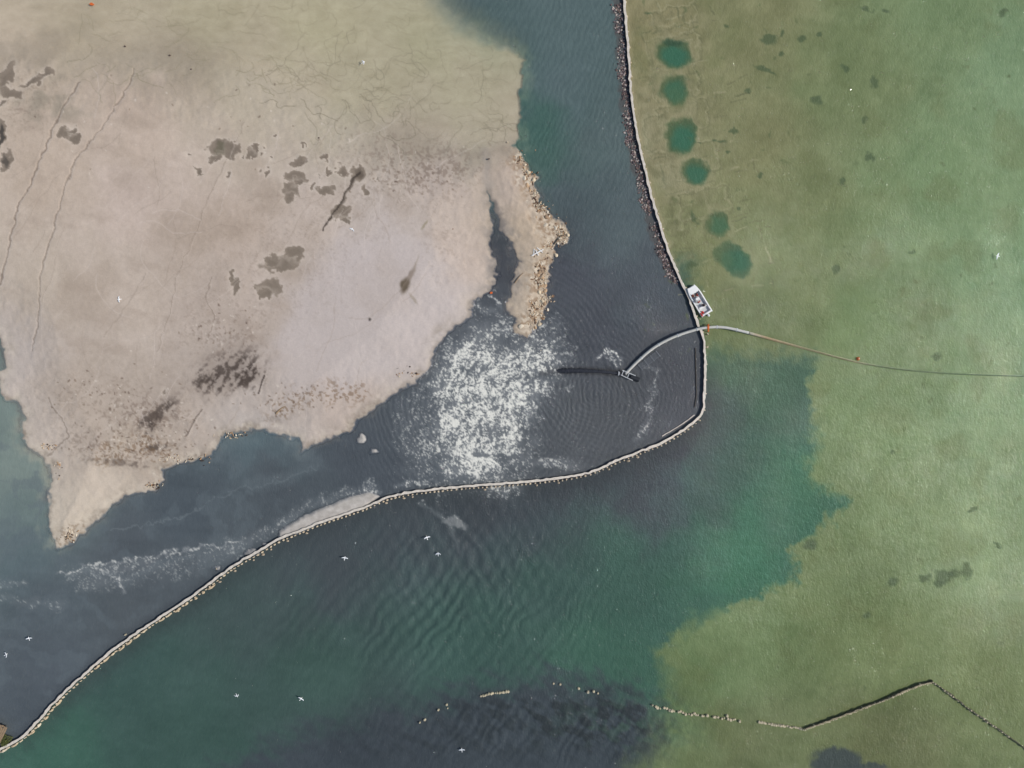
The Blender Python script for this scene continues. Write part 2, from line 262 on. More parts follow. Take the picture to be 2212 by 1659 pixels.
blend(ALLS,ss(.45,.68,fbm((X+Y*.8)*.7,(Y-X*.7)*1.1,20,5,4))*(G(1300,1560,110,50)*.7+G(1400,1560,70,80)*.7)*outm,(62,86,76),.6)
blend(ALLS,ss(.5,.64,wx)*(ss(70,0,sdo)*ss(0,10,sdo))*ss(1060,1160,Y)*.5*ss(600,400,X),(42,58,58),.5)
blob(985,1130,26,12,20,(134,136,138),.7,.3,.9); stroke([(905,1088),(945,1105),(975,1140),(992,1190)],4,(104,110,114),.4,1,None,4)
blend(ALLS,ss(60,0,sdo)*ss(0,6,sdo)*ss(760,830,Y)*ss(1700,1480,Y),(50,57,63),.45)
blend(ALLS,ss(-26,-4,sdo)*(sdo<0)*ss(1120,1240,Y),(58,64,73),.4)  # barrier's shadow on its inner side, painted into the water colour
stroke([(1345,806),(1300,802),(1250,801),(1195,801),(1172,803)],7,(46,48,54),.8,.5,None,6)
blend(ALLS,ss(-27,-20,sdo+J1*22)*(sdo<0)*ss(612,600,Y),(78,76,78),.7)
blend(ALLS,ss(16,3,sdo+J1*14)*(sdo>0)*ss(620,560,Y),(150,142,116),.55)
# --- foam
FO=[(1000,745),(1070,722),(1130,735),(1165,722),(1202,778),(1195,812),(1160,850),(1130,890),(1118,940),(1135,1000),(1090,1035),(990,1030),(930,975),(915,915),(935,860),(950,795)]
sf=sdpoly(FO,X+N1*100+J1*16,Y+N2*100+J2*16)
FD=ss(-90,60,sf)*1.0
FD*=1-.55*G(1155,812,50,13)-.35*G(1010,800,22,14)-.25*G(1085,960,12,50)-.2*G(1060,860,24,34)
FD*=.72+.5*fbm(X,Y,34,3,6)
def addG(cx,cy,rx,ry,k):
    global FD
    FD=np.maximum(FD,G(cx,cy,rx,ry)*k)
addG(1190,1000,70,14,.6); addG(1020,1028,100,16,.6); addG(885,930,46,100,.42); addG(940,1015,100,38,.46); addG(1235,1008,34,12,.5)
def fstroke(P,w,k):
    k=k*.86
    xs_=[p[0] for p in P];ys_=[p[1] for p in P];m_=w*3+20
    sl=box(min(xs_)-m_,min(ys_)-m_,max(xs_)+m_,max(ys_)+m_)
    d=segd(P,X[sl]+J1[sl]*26,Y[sl]+J2[sl]*26); FD[sl]=np.maximum(FD[sl],np.exp(-(d/w)**2)*k)
fstroke([(130,1240),(200,1222),(330,1200),(430,1184),(520,1172)],4.5,1.0)
fstroke([(520,1172),(590,1140),(660,1098),(740,1066),(800,1052)],18,.56)
fstroke([(150,1240),(240,1232),(340,1208)],20,.6); fstroke([(180,1262),(270,1250),(330,1225),(440,1200),(520,1180)],26,.52)
fstroke([(205,1228),(250,1245),(270,1275)],8,.85)
fstroke([(0,1262),(60,1258)],9,.5); fstroke([(0,1288),(50,1300),(130,1310)],18,.42); fstroke([(260,1250),(420,1230),(520,1195)],26,.4)
fstroke([(1290,775),(1305,755),(1330,762),(1345,780)],6,.85); fstroke([(1310,770),(1335,785)],9,.6)
fstroke([(1415,835),(1400,870),(1405,890),(1390,930),(1375,950)],13,.55); fstroke([(1395,790),(1420,800),(1410,850)],8,.45)
fstroke([(1020,650),(1050,672),(1100,690)],12,.6); fstroke([(1060,630),(1080,670)],7,.6); fstroke([(785,1060),(815,1058),(810,1075)],8,.85)
fstroke([(1000,700),(960,745),(950,790)],9,.45); fstroke([(1035,650),(1010,690)],6,.5)
fstroke([(860,1050),(960,1038),(1060,1032)],9,.6); fstroke([(900,1080),(940,1105),(990,1120)],6,.4);fstroke([(1195,770),(1215,800),(1180,845)],9,.55)
fstroke([(1130,880),(1180,850),(1240,835)],8,.45); fstroke([(940,780),(900,850),(880,930),(890,1000)],6,.5); fstroke([(925,800),(860,900),(850,980)],4,.4)
cx,cy=1225,885
r=np.sqrt((X-cx)**2+(Y-cy)**2)+N1*80; th=np.arctan2(Y-cy,X-cx)
su=r+J1*12; sv=th*170+r*.5
core=(sf>-60)
def zc(a): return (a-a[core].mean())/a[core].std()
wa1=fbm(X,Y,11,3,6)-.5; wa2=fbm(X,Y,11,3,7)-.5
pz=fbm(su,sv*.36+N2*30,6.0,3,2,.7)
ridge=-np.abs(fbm(X+wa1*26+N1*40,Y+wa2*26+N2*40,9,3,5,.6)-.5)
ridge2=-np.abs(fbm(su+wa1*20,sv*.55+wa2*20,11,3,4,.6)-.5)
fine=fbm(X,Y,3.0,2,6)
pf=zc(pz)*.4+zc(ridge)*.5+zc(ridge2)*.45+zc(fine)*.5; pf=zc(pf)
leftw=ss(860,700,X)
FOAM=ss(-.85,1.25,pf-(2.1-2.45*FD))*ss(.06,.3,FD)*wat
FOAM*=(.5+.5*ss(.2,.75,FD))*(1-.35*leftw)
haze=ss(.08,.9,FD)*wat*(.5+fbm(X,Y,18,4,3)*.9)
blend(ALLS,haze,(128,131,136),.66)
blend(ALLS,FOAM,(228,225,219),.88)
# --- wave relief
WH=np.zeros_like(X)
def train(ax,ay,lam,amp,mask,nz=60):
    return np.sin((X*ax+Y*ay+N1*nz+J2*8)*2*math.pi/lam)*amp*mask
WH+=train(.78,.62,27,.17,G(930,1310,260,150)*(.05+fbm(X,Y,80,3,1)),40)+train(-.85,.52,29,.11,G(1000,1240,170,150)*(.1+fbm(X,Y,70,3,4)),40)
WH+=train(.95,.3,17,.022,G(1150,1250,260,200)*fbm(X,Y,60,3,2)*1.5,60)
r2=np.sqrt((X-1060)**2+(Y-850)**2)
WH+=np.sin((r2+N1*26)*2*math.pi/12)*.034*ss(110,170,r2)*ss(400,230,r2)*(sdo<0)*(.3+fbm(X,Y,50,3,5))
r3=np.sqrt((X-1290)**2+(Y-850)**2)
WH+=np.sin((r3+N2*40)*2*math.pi/11)*.028*ss(240,90,r3)*(sdo<0)
WH+=(fbm(X+N1*40,Y+N2*40,17,4,3)-.5)*.11*(sdo<0)*(.25+ss(.2,.9,FD))
WH+=train(.9,.42,13,.018,(sdo<0)*ss(700,300,Y),40)
WH+=(wx-.5)*.18*dkz*outm
WH+=train(.8,.6,22,.06,G(1150,1570,330,80)*outm,50)
WH+=(fbm(X*.8+Y*.6,(Y*.8-X*.6)*.5,13,3,6)-.5)*.07*outm
WH+=FOAM*.03+haze*.02
WH*=ss(-1,-14,np.maximum(np.maximum(sdd,sdb),isl))*(1-.8*ml[...,0])
WH*=((X>-60)&(X<2270)&(Y>-60)&(Y<1720))
# terrain relief
hd=np.clip(sdd*.006,-.30,.75)*np.where(sdd>0,1.5,1); hl=np.clip(sdl*.03,-2.6,2)
TH=np.minimum(hd,hl)
TH=TH+ss(0,60,sdd)*(fbm(X,Y,90,4,4)-.5)*.14+(sp2-.5)*.05*ss(2,40,sdd)-RUN*.07*ss(0,20,sdd)
TH=np.maximum(TH,np.clip(sdb*.07,-2.6,.35)); TH=np.maximum(TH,np.clip(isl*.06,-2.6,.3))
for p in puds:
    sl=box(p[0]-90,p[1]-90,p[0]+90,p[1]+90); x=X[sl]-p[0];y=Y[sl]-p[1]
    TH[sl]-=.04*np.exp(-((x/p[2])**2+(y/p[3])**2))
ALPHA=ss(.0,.22,-TH)*(1-ml[...,0]*.72)
PIPE=[(1350,808),(1375,782),(1410,752),(1450,730),(1490,716),(1520,709),(1560,708),(1610,718),(1680,737),(1750,756),(1850,782),(1940,797),(2040,806),(2130,810),(2300,815)]
# ------------------------------------------------------------------ mesh building
def lin(c):
    c=np.clip(c,0,255)/255.0
    return np.where(c<=.04045,c/12.92,((c+.055)/1.055)**2.4)
def grid_mesh(name,Z,attrs):
    me=bpy.data.meshes.new(name)
    co=np.empty((H*Wd,3),np.float32); co[:,0]=((X-1106)/10).ravel(); co[:,1]=((829.5-Y)/10).ravel(); co[:,2]=Z.ravel()
    idx=np.arange(H*Wd,dtype=np.int32).reshape(H,Wd)
    q=np.stack([idx[:-1,:-1],idx[1:,:-1],idx[1:,1:],idx[:-1,1:]],-1).reshape(-1,4)
    n=len(q)
    me.vertices.add(H*Wd); me.vertices.foreach_set('co',co.ravel())
    me.loops.add(n*4); me.loops.foreach_set('vertex_index',q.ravel())
    me.polygons.add(n); me.polygons.foreach_set('loop_start',np.arange(0,n*4,4,dtype=np.int32))
    me.update(calc_edges=True)
    me.polygons.foreach_set('use_smooth',np.ones(n,bool))
    for k,(typ,arr) in attrs.items():
        a=me.attributes.new(k,typ,'POINT')
        if typ=='FLOAT_COLOR':
            c=np.ones((H*Wd,4),np.float32); c[:,:3]=arr.reshape(-1,3); a.data.foreach_set('color',c.ravel())
        else: a.data.foreach_set('value',arr.astype(np.float32).ravel())
    ob=bpy.data.objects.new(name,me); COL.objects.link(ob); return ob
LOOK=np.clip(lin(F)*.98/np.maximum(1-ALPHA,.45)[...,None],0,.93).astype(np.float32)  # bed colour brightened to make up for light lost through the water sheet
LWm=np.clip(LW,0,1)[...,None]
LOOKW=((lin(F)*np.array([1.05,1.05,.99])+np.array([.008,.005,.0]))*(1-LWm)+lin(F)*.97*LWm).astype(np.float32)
# ------------------------------------------------------------------ materials
def newmat(n):
    m=bpy.data.materials.new(n); m.use_nodes=True; return m,m.node_tree.nodes,m.node_tree.links,m.node_tree.nodes['Principled BSDF']
def attr(ns,n):
    a=ns.new('ShaderNodeAttribute'); a.attribute_name=n; return a
def noise(ns,ls,scale,detail=4,vec=None,rough=.55):
    t=ns.new('ShaderNodeTexNoise'); t.inputs['Scale'].default_value=scale; t.inputs['Detail'].default_value=detail; t.inputs['Roughness'].default_value=rough
    if vec is not None: ls.new(vec,t.inputs['Vector'])
    return t
def geo(ns,ls,rot=(0,0,0),scl=(1,1,1)):
    g=ns.new('ShaderNodeNewGeometry'); m=ns.new('ShaderNodeMapping'); m.inputs['Rotation'].default_value=rot; m.inputs['Scale'].default_value=scl
    ls.new(g.outputs['Position'],m.inputs['Vector']); return m.outputs['Vector']
def modulate(ns,ls,colout,fac,lo,hi):
    mr=ns.new('ShaderNodeMapRange'); mr.inputs['From Min'].default_value=.25; mr.inputs['From Max'].default_value=.75
    mr.inputs['To Min'].default_value=lo; mr.inputs['To Max'].default_value=hi; ls.new(fac,mr.inputs['Value'])
    v=ns.new('ShaderNodeVectorMath'); v.operation='SCALE'; ls.new(colout,v.inputs[0]); ls.new(mr.outputs[0],v.inputs['Scale']); return v.outputs[0]
ms,ns,ls,b=newmat('wet_sand')
a=attr(ns,'look'); n=noise(ns,ls,3.2,6,geo(ns,ls),.7)
ls.new(modulate(ns,ls,a.outputs['Color'],n.outputs['Fac'],.92,1.08),b.inputs['Base Color'])
b.inputs['Roughness'].default_value=.92; b.inputs['Specular IOR Level'].default_value=.15
bp=ns.new('ShaderNodeBump'); bp.inputs['Strength'].default_value=.45; bp.inputs['Distance'].default_value=.06; ls.new(n.outputs['Fac'],bp.inputs['Height']); ls.new(bp.outputs[0],b.inputs['Normal'])
# water: soft volumetric body colour (weak relief) under a sharp, wind-rippled mirror surface
mw,ns,ls,b=newmat('silty_water')
ns.remove(b)
a=attr(ns,'look'); fo=attr(ns,'foam'); al=attr(ns,'opacity')
v1=geo(ns,ls,(0,0,math.radians(-24)),(1.0,.5,1))
n1=noise(ns,ls,1.5,3,v1,.6)
n2=noise(ns,ls,3.0,2,geo(ns,ls,(0,0,.5),(1,.7,1)),.6)
ad=ns.new('ShaderNodeMath'); ad.operation='MULTIPLY_ADD'; ad.inputs[1].default_value=.6; ls.new(n2.outputs['Fac'],ad.inputs[0]); ls.new(n1.outputs['Fac'],ad.inputs[2])
bpd=ns.new('ShaderNodeBump'); bpd.inputs['Strength'].default_value=.8; bpd.inputs['Distance'].default_value=.07; ls.new(ad.outputs[0],bpd.inputs['Height'])
bps=ns.new('ShaderNodeBump'); bps.inputs['Strength'].default_value=.85; bps.inputs['Distance'].default_value=.30; ls.new(ad.outputs[0],bps.inputs['Height'])
df=ns.new('ShaderNodeBsdfDiffuse'); ls.new(modulate(ns,ls,a.outputs['Color'],n1.outputs['Fac'],.95,1.05),df.inputs['Color']); ls.new(bpd.outputs[0],df.inputs['Normal'])
gl=ns.new('ShaderNodeBsdfGlossy'); gl.inputs['Color'].default_value=(1,1,1,1); gl.inputs['Roughness'].default_value=.035; ls.new(bps.outputs[0],gl.inputs['Normal'])
fr=ns.new('ShaderNodeFresnel'); fr.inputs['IOR'].default_value=1.33; ls.new(bps.outputs[0],fr.inputs['Normal'])
inv=ns.new('ShaderNodeMath'); inv.operation='SUBTRACT'; inv.inputs[0].default_value=1.0; ls.new(fo.outputs['Fac'],inv.inputs[1])
fm=ns.new('ShaderNodeMath'); fm.operation='MULTIPLY'; ls.new(fr.outputs[0],fm.inputs[0]); ls.new(inv.outputs[0],fm.inputs[1])
mb_=ns.new('ShaderNodeMixShader'); ls.new(fm.outputs[0],mb_.inputs[0]); ls.new(df.outputs[0],mb_.inputs[1]); ls.new(gl.outputs[0],mb_.inputs[2])
tr=ns.new('ShaderNodeBsdfTransparent'); mx=ns.new('ShaderNodeMixShader'); ls.new(al.outputs['Fac'],mx.inputs[0]); ls.new(tr.outputs[0],mx.inputs[1]); ls.new(mb_.outputs[0],mx.inputs[2])
ls.new(mx.outputs[0],ns['Material Output'].inputs['Surface'])
def simple(name,rgb,rough=.7,var=.15,scale=6,bump=.03,metal=0,spec=.3,hue=None,attrn=None):
    m,ns,ls,b=newmat(name)
    n=noise(ns,ls,scale,5,geo(ns,ls),.65)
    c=ns.new('ShaderNodeRGB'); l=lin(np.array(rgb,float))*GAIN; c.outputs[0].default_value=(l[0],l[1],l[2],1)
    src=c.outputs[0]
    if attrn: src=attr(ns,attrn).outputs['Color']
    ls.new(modulate(ns,ls,src,n.outputs['Fac'],1-var,1+var),b.inputs['Base Color'])
    b.inputs['Roughness'].default_value=rough; b.inputs['Metallic'].default_value=metal; b.inputs['Specular IOR Level'].default_value=spec
    bp=ns.new('ShaderNodeBump'); bp.inputs['Distance'].default_value=bump; bp.inputs['Strength'].default_value=.6; ls.new(n.outputs['Fac'],bp.inputs['Height']); ls.new(bp.outputs[0],b.inputs['Normal'])
    return m
M_cap=simple('weathered_pale_timber',(212,202,188),.85,.22,2.2)
M_wall=simple('dark_wet_boards',(84,78,70),.8,.3,2)
M_post=simple('bleached_post_wood',(204,187,160),.85,.3,3)
M_oldpost=simple('old_piling_wood',(192,180,152),.9,.3,3)
M_oldwall=simple('algae_dark_planks',(90,88,70),.9,.35,2)
M_oldcap=simple('old_bleached_capping',(146,136,112),.9,.5,2)
M_pipe=simple('pale_plastic_pipe',(190,188,180),.5,.16,1.2)
M_pipesub=simple('water_tinted_pipe',(128,134,98),.7,.2,1.0,attrn='tint')
M_dark=simple('black_rubber',(42,44,48),.5,.3,3)
M_orange=simple('orange_painted_metal',(214,112,52),.6,.15,5)
M_white=simple('white_gelcoat',(240,238,234),.4,.05,2)
M_grey=simple('grey_deck_paint',(200,202,202),.7,.1,4)
M_red=simple('red_plastic',(200,44,34),.5,.1,5)
M_skin=simple('skin',(196,148,120),.6,.05,8)
M_navy=simple('dark_trousers',(44,48,60),.9,.1,8)
M_glass=simple('tinted_windscreen',(90,110,120),.1,.05,2)
M_rock=simple('rubble_stone',(150,130,110),.9,.25,5,attrn='tint')
M_gull=simple('gull_feathers',(240,240,238),.8,.05,8,attrn='tint')
M_wood=simple('driftwood',(150,128,102),.9,.3,5)
M_net=simple('orange_net',(220,110,50),.8,.25,8)
M_jet=simple('black_slurry',(48,50,56),.4,.4,1.6,.1)
M_leaf=simple('shrub_leaves',(92,98,52),.8,.35,4)
ter=grid_mesh('terrain',TH,{'look':('FLOAT_COLOR',LOOK)}); ter.data.materials.append(ms); ter['kind']='structure'
ter['label']='pale pinkish sand flat with puddles and drainage lines'
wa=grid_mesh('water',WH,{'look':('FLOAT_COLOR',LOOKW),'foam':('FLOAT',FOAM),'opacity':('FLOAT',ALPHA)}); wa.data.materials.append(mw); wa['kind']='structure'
wa['label']='silty slate and green shallow water with foam'
# ------------------------------------------------------------------ object helpers
def obj(name,me,mats=None,parent=None,label=None,cat=None,group=None,kind=None,loc=None,smooth=False):
    o=bpy.data.objects.new(name,me); COL.objects.link(o)
    if me is not None and mats:
        for m in (mats if isinstance(mats,(list,tuple)) else [mats]):
            me.materials.append(m)
    if me is not None and smooth:
        for p in me.polygons: p.use_smooth=True
    if parent: o.parent=parent
    if label: o['label']=label
    if cat: o['category']=cat
    if group: o['group']=group
    if kind: o['kind']=kind
    if loc is not None: o.location=loc
    return o
def pyme(name,v,f):
    me=bpy.data.meshes.new(name); me.from_pydata([tuple(a) for a in v],[],f); me.update(); return me
def catmull(P,step):
    P=[Vector((p[0],p[1],p[2] if len(p)>2 else 0)) for p in P]; out=[]
    for i in range(len(P)-1):
        p0=P[max(i-1,0)];p1=P[i];p2=P[i+1];p3=P[min(i+2,len(P)-1)]
        n=max(1,int((p2-p1).length/step))
        for k in range(n):
            t=k/n; out.append(.5*((2*p1)+(p2-p0)*t+(2*p0-5*p1+4*p2-p3)*t*t+(3*p1-p0-3*p2+p3)*t**3))
    out.append(P[-1]); return out
def tube(name,pts,rad,seg=12,cap=True):
    v=[];f=[];n=len(pts)
    for i,p in enumerate(pts):
        t=(pts[min(i+1,n-1)]-pts[max(i-1,0)]).normalized(); s=t.cross(Vector((0,0,1)))
        s=s.normalized() if s.length>1e-4 else Vector((1,0,0)); u=s.cross(t)
        R=rad(i/(n-1)) if callable(rad) else rad
        for k in range(seg):
            a=2*math.pi*k/seg; v.append(p+s*math.cos(a)*R+u*math.sin(a)*R)
    for i in range(n-1):
        for k in range(seg):
            k2=(k+1)%seg; f.append((i*seg+k,i*seg+k2,(i+1)*seg+k2,(i+1)*seg+k))
    if cap: f.append(tuple(range(seg))[::-1]); f.append(tuple((n-1)*seg+k for k in range(seg)))
    return pyme(name,v,f)
def sweep(name,pts,w,z0,z1,jit=0.0,zj=0.0):
    v=[];f=[];n=len(pts)
    for i,p in enumerate(pts):
        t=(pts[min(i+1,n-1)]-pts[max(i-1,0)]); t.z=0; t.normalize(); s=Vector((-t.y,t.x,0))
        o=random.gauss(0,jit); a=w/2*(1+random.uniform(-.25,.25)*(jit>0)); zz=z1+random.gauss(0,zj)
        q=Vector((p.x,p.y,0))+s*o
        v+= [q-s*a+Vector((0,0,z0)),q-s*a+Vector((0,0,zz)),q+s*a+Vector((0,0,zz)),q+s*a+Vector((0,0,z0))]
    for i in range(n-1):
        b0=i*4;b1=b0+4
        for k in range(4): f.append((b0+k,b0+(k+1)%4,b1+(k+1)%4,b1+k))
    f.append((3,2,1,0)); f.append(((n-1)*4,(n-1)*4+1,(n-1)*4+2,(n-1)*4+3))
    return pyme(name,v,f)
def bm_box(bm,c,s,rz=0,bev=.02,mat=0):
    r=bmesh.ops.create_cube(bm,size=1,matrix=Matrix.Translation(c)@Matrix.Rotation(rz,4,'Z')@Matrix.Diagonal((s[0],s[1],s[2],1)))
    vs=r['verts']; es=list({e for v in vs for e in v.link_edges})
    if bev>0: bmesh.ops.bevel(bm,geom=es,offset=bev,segments=2,affect='EDGES')
def bm_me(bm,name):
    me=bpy.data.meshes.new(name); bm.to_mesh(me); bm.free(); return me
def post_mesh(name,r=.17,h=1.5):
    bm=bmesh.new(); seg=9; rings=[(r*1.05,-.8),(r,h*.3),(r*.93,h-.06),(r*.75,h)]
    prev=None
    for R,z in rings:
        ring=[bm.verts.new((R*(1+random.uniform(-.1,.1))*math.cos(6.283*k/seg),R*(1+random.uniform(-.1,.1))*math.sin(6.283*k/seg),z+random.uniform(-.02,.02))) for k in range(seg)]
        if prev:
            for k in range(seg): bm.faces.new((prev[k],prev[(k+1)%seg],ring[(k+1)%seg],ring[k]))
        prev=ring
    bm.faces.new(prev); return bm_me(bm,name)
ico=bmesh.new(); bmesh.ops.create_icosphere(ico,subdivisions=2,radius=1); ico.verts.ensure_lookup_table()
IV=np.array([v.co[:] for v in ico.verts]); IF=[tuple(v.index for v in f.verts) for f in ico.faces]; ico.free()
ico=bmesh.new(); bmesh.ops.create_icosphere(ico,subdivisions=1,radius=1); ico.verts.ensure_lookup_table()
LV=np.array([v.co[:] for v in ico.verts]); LF=np.array([tuple(v.index for v in f.verts) for f in ico.faces]); ico.free()
def tintme(me,cols):
    a=me.attributes.new('tint','FLOAT_COLOR','POINT'); c=np.ones((len(me.vertices),4),np.float32); c[:,:3]=lin(np.array(cols,float))*GAIN; a.data.foreach_set('color',c.ravel()); return me
def rock_me(name,sx,sy,sz,rgb,jag=.16):
    d=RNG.randn(len(IV))*jag*.35+ np.sin(IV@RNG.randn(3)*2.5+RNG.rand()*6)*jag
    v=IV*(1+d)[:,None]*np.array([sx,sy,sz]); me=pyme(name,v,IF)
    return tintme(me,rgb)
def scatter(name,items,flat=.6):
    V=[];Fc=[];C=[];o=0
    for (px,py,z,s,rgb,el) in items:
        R=Matrix.Rotation(random.uniform(0,6.28),3,'Z'); Rn=np.array(R)
        v=LV*(1+RNG.randn(len(LV))*.2)[:,None]*np.array([s*el,s/el**.5,s*flat]); v=v@Rn.T
        w=W(px,py,z); V.append(v+np.array(w)); Fc.append(LF+o); o+=len(LV)
        C.append(np.tile(np.array(rgb,float),(len(LV),1)))
    V=np.concatenate(V);Fc=np.concatenate(Fc);C=np.concatenate(C)
    me=pyme(name,V,[tuple(int(i) for i in f) for f in Fc])
    return tintme(me,C)
# ------------------------------------------------------------------ barrier
bp_=[W(x,y) for x,y in BARR]; bpts=catmull(bp_,.7)
bar=obj('retaining_barrier',None,label='long curved pale timber barrier with posts standing in water',cat='barrier')
obj('barrier_wall',sweep('barrier_wall',bpts,.24,-2.4,.5,.03),M_wall,bar)
cap=obj('barrier_cap',sweep('barrier_cap',bpts,.48,.503,.62,.07,.02),M_cap,bar)
def along(pts,spacing,off):
    out=[];acc=0
    for i in range(len(pts)-1):
        a,b=pts[i],pts[i+1];L=(b-a).length; t=(b-a)/L if L>0 else None
        while acc<L:
            n=Vector((-t.y,t.x,0)); out.append((a+t*acc+n*off,t)); acc+=spacing*random.uniform(.85,1.15)
        acc-=L
    return out
PM=[post_mesh('barrier_post',.18,.68) for _ in range(4)]
for m in PM: m.materials.append(M_post)
cand=[]
for p,t in along(bpts,.98,.58):
    px=p.x*10+1106; py=829.5-p.y*10
    if -20<px<2230 and (py>905): cand.append(p)
for p,t in along(bpts,3.4,.36):
    py=829.5-p.y*10
    if -10<py<905: cand.append(p)
random.shuffle(cand)
for p in cand[:100]:
    o=obj('post',random.choice(PM),None,bar,loc=(p.x,p.y,random.uniform(-.3,.0))); o.rotation_euler=(random.gauss(0,.05),random.gauss(0,.05),random.uniform(0,6)); s=random.uniform(.7,1.25); o.scale=(s,s,1)
bm=bmesh.new()
for p in cand[100:]:
    m=random.choice(PM); base=len(bm.verts); bm.from_mesh(m); bm.verts.ensure_lookup_table()
    M=Matrix.Translation((p.x,p.y,random.uniform(-.3,0)))@Matrix.Rotation(random.uniform(0,6),4,'Z')@Matrix.Diagonal((random.uniform(.7,1.25),random.uniform(.7,1.25),1,1))
    bmesh.ops.transform(bm,matrix=M,verts=bm.verts[base:])
obj('posts',bm_me(bm,'posts'),M_post,bar,kind='stuff')
ip=catmull([W(1502,752),W(1503,800),W(1504,850),W(1500,880)],.6)
obj('inner_plank',sweep('inner_plank',ip,.13,-.4,.2,.02),M_wall,bar)
ip=catmull([W(1500,896),W(1470,918),W(1430,942)],.6)
obj('inner_plank',sweep('inner_plank',ip,.16,-.4,.2,.02),M_cap,bar)
for p,t in along(bpts,2.2,1.1):
    px=p.x*10+1106; py=829.5-p.y*10
    if 0<px<470 and py>1240 and random.random()<.66:
        L=random.uniform(.25,1.0); me=rock_me('stone_block',L,.26,.4,random.choice([(206,188,158),(190,170,140),(214,200,176)]),.1)
        o=obj('stone_block',me,M_rock,None,'pale beige stone lying in water against the timber barrier','stone','stones along the barrier',loc=p-Vector((-t.y,t.x,0))*random.uniform(.2,.5)+Vector((0,0,.1)))
        o.rotation_euler[2]=math.atan2(t.y,t.x)+random.gauss(0,.08)
    elif 470<px<1480 and py>930 and random.random()<.3:
        me=rock_me('stone_block',random.uniform(.2,.4),.22,.25,(176,160,138),.14)
        obj('stone_block',me,M_rock,None,'small pale stone lying in water against the timber barrier','stone','stones along the barrier',loc=p+Vector((0,0,0.02)))
items=[]
for p,t in along(bpts,.022,0):
    px=p.x*10+1106; py=829.5-p.y*10
    if (8<py<462 or 482<py<612):
        dens=.6+.35*math.sin(py*.045+1)+.25*math.sin(py*.13)+.25*math.sin(py*.31)
        if random.random()>.3+.5*dens: continue
        off=4+random.random()**1.2*(12+11*dens)
        c=random.choice([(92,76,74),(112,92,88),(76,66,68),(146,128,122),(180,166,160),(62,56,58),(128,106,94),(104,90,92),(196,184,172)])
        items.append((px-off,py+random.gauss(0,2),random.uniform(-.08,.12),random.uniform(.07,.24),c,random.uniform(.8,1.5)))
obj('mussel_rubble',scatter('mussel_rubble',items,.6),M_rock,None,'dark purplish mussel and stone rubble heaped along the barrier','rubble',kind='stuff')
items=[]
line=[(1116,335),(1134,360),(1148,400),(1154,440),(1176,470),(1200,495),(1216,512),(1190,530),(1170,560),(1166,600),(1170,640),(1160,680),(1142,712)]
lp=catmull([W(x,y) for x,y in line],.4)
pal=[(212,194,168),(200,176,146),(170,138,106),(226,212,190),(134,104,80),(108,86,70),(180,142,104),(218,204,180),(206,188,160),(92,74,60)]
clump=[random.choice(lp)+Vector((random.gauss(-.3,1),random.gauss(0,1),0)) for _ in range(45)]
for i in range(1700):
    if i%3: p=random.choice(clump); s=4.5
    else: p=random.choice(lp); s=random.choice([5,9,18])
    px=p.x*10+1106+random.gauss(0,s*.75); py=829.5-p.y*10+random.gauss(0,s)
    items.append((px,py,random.uniform(.02,.16),abs(random.gauss(.03,.09))+.045,random.choice(pal),random.uniform(.8,2.2)))
for (cx,cy,rx,ry,n) in [(635,870,34,16,140),(720,855,50,12,110),(330,955,60,16,110),(150,1160,18,14,45),(330,1050,16,6,35),(850,795,40,5,40),(110,965,20,8,40),(1212,510,10,8,70),(1160,600,12,26,120),(1152,670,12,22,90),(330,900,60,16,90),(130,1000,10,30,30),(400,1000,60,6,50),(880,810,30,6,30),(500,945,40,6,30),(220,1000,60,10,40)]:
    for i in range(n):
        items.append((cx+random.gauss(0,rx*.5),cy+random.gauss(0,ry*.5)-(0.25*(random.random()*rx)),random.uniform(.1,.35),random.uniform(.05,.2),random.choice(pal+[(96,74,58),(80,64,54),(70,56,46)]),random.uniform(.8,2.6)))
obj('shore_rubble',scatter('shore_rubble',items,.6),M_rock,None,'broken tan and brown rubble strewn along the sandy shore','rubble',kind='stuff')
RM=[rock_me('boulder',.42,.33,.25,c,.2) for c in [(208,190,162),(188,158,126),(218,204,182),(160,134,108)]]
for m in RM: m.materials.append(M_rock)
for i in range(34):
    p=random.choice(lp); o=obj('boulder',random.choice(RM),None,None,'rough tan boulder on the rubble shore','boulder','boulders on the shore',loc=p+Vector((random.gauss(0,.8),random.gauss(0,1.2),.12)))
    o.rotation_euler=(0,0,random.uniform(0,6)); s=random.uniform(.5,1.3); o.scale=(s,s,s)
def drift(P,r,label,mat=M_wood,z=.35,name='driftwood_log'):
    pts=catmull([W(x,y,z+random.uniform(0,.1)) for x,y in P],.25)
    return obj(name,tube(name,pts,lambda t:r*(1-.55*t),8),mat,None,label,'driftwood','driftwood on the sand')
drift([(598,893),(612,880),(632,872)],.22,'weathered brown driftwood log on the sand',z=.35)
drift([(640,858),(672,852),(700,846)],.12,'thin bleached driftwood log on the sand',z=.4)
drift([(735,868),(752,856),(768,850)],.11,'thin bleached driftwood log on the sand',z=.35)
drift([(425,908),(432,895),(440,884)],.2,'dark gnarled driftwood stump on the sand',M_wall,z=.4)
drift([(842,790),(852,797),(862,795)],.09,'dark driftwood branch at the sand edge',M_wall,z=.3)
drift([(1196,528),(1210,512),(1228,506)],.15,'dark driftwood branch on the rubble point',M_wall,z=.2)
drift([(1112,612),(1122,598),(1130,590)],.12,'bleached driftwood stick on the shore',z=.2)
bm=bmesh.new()
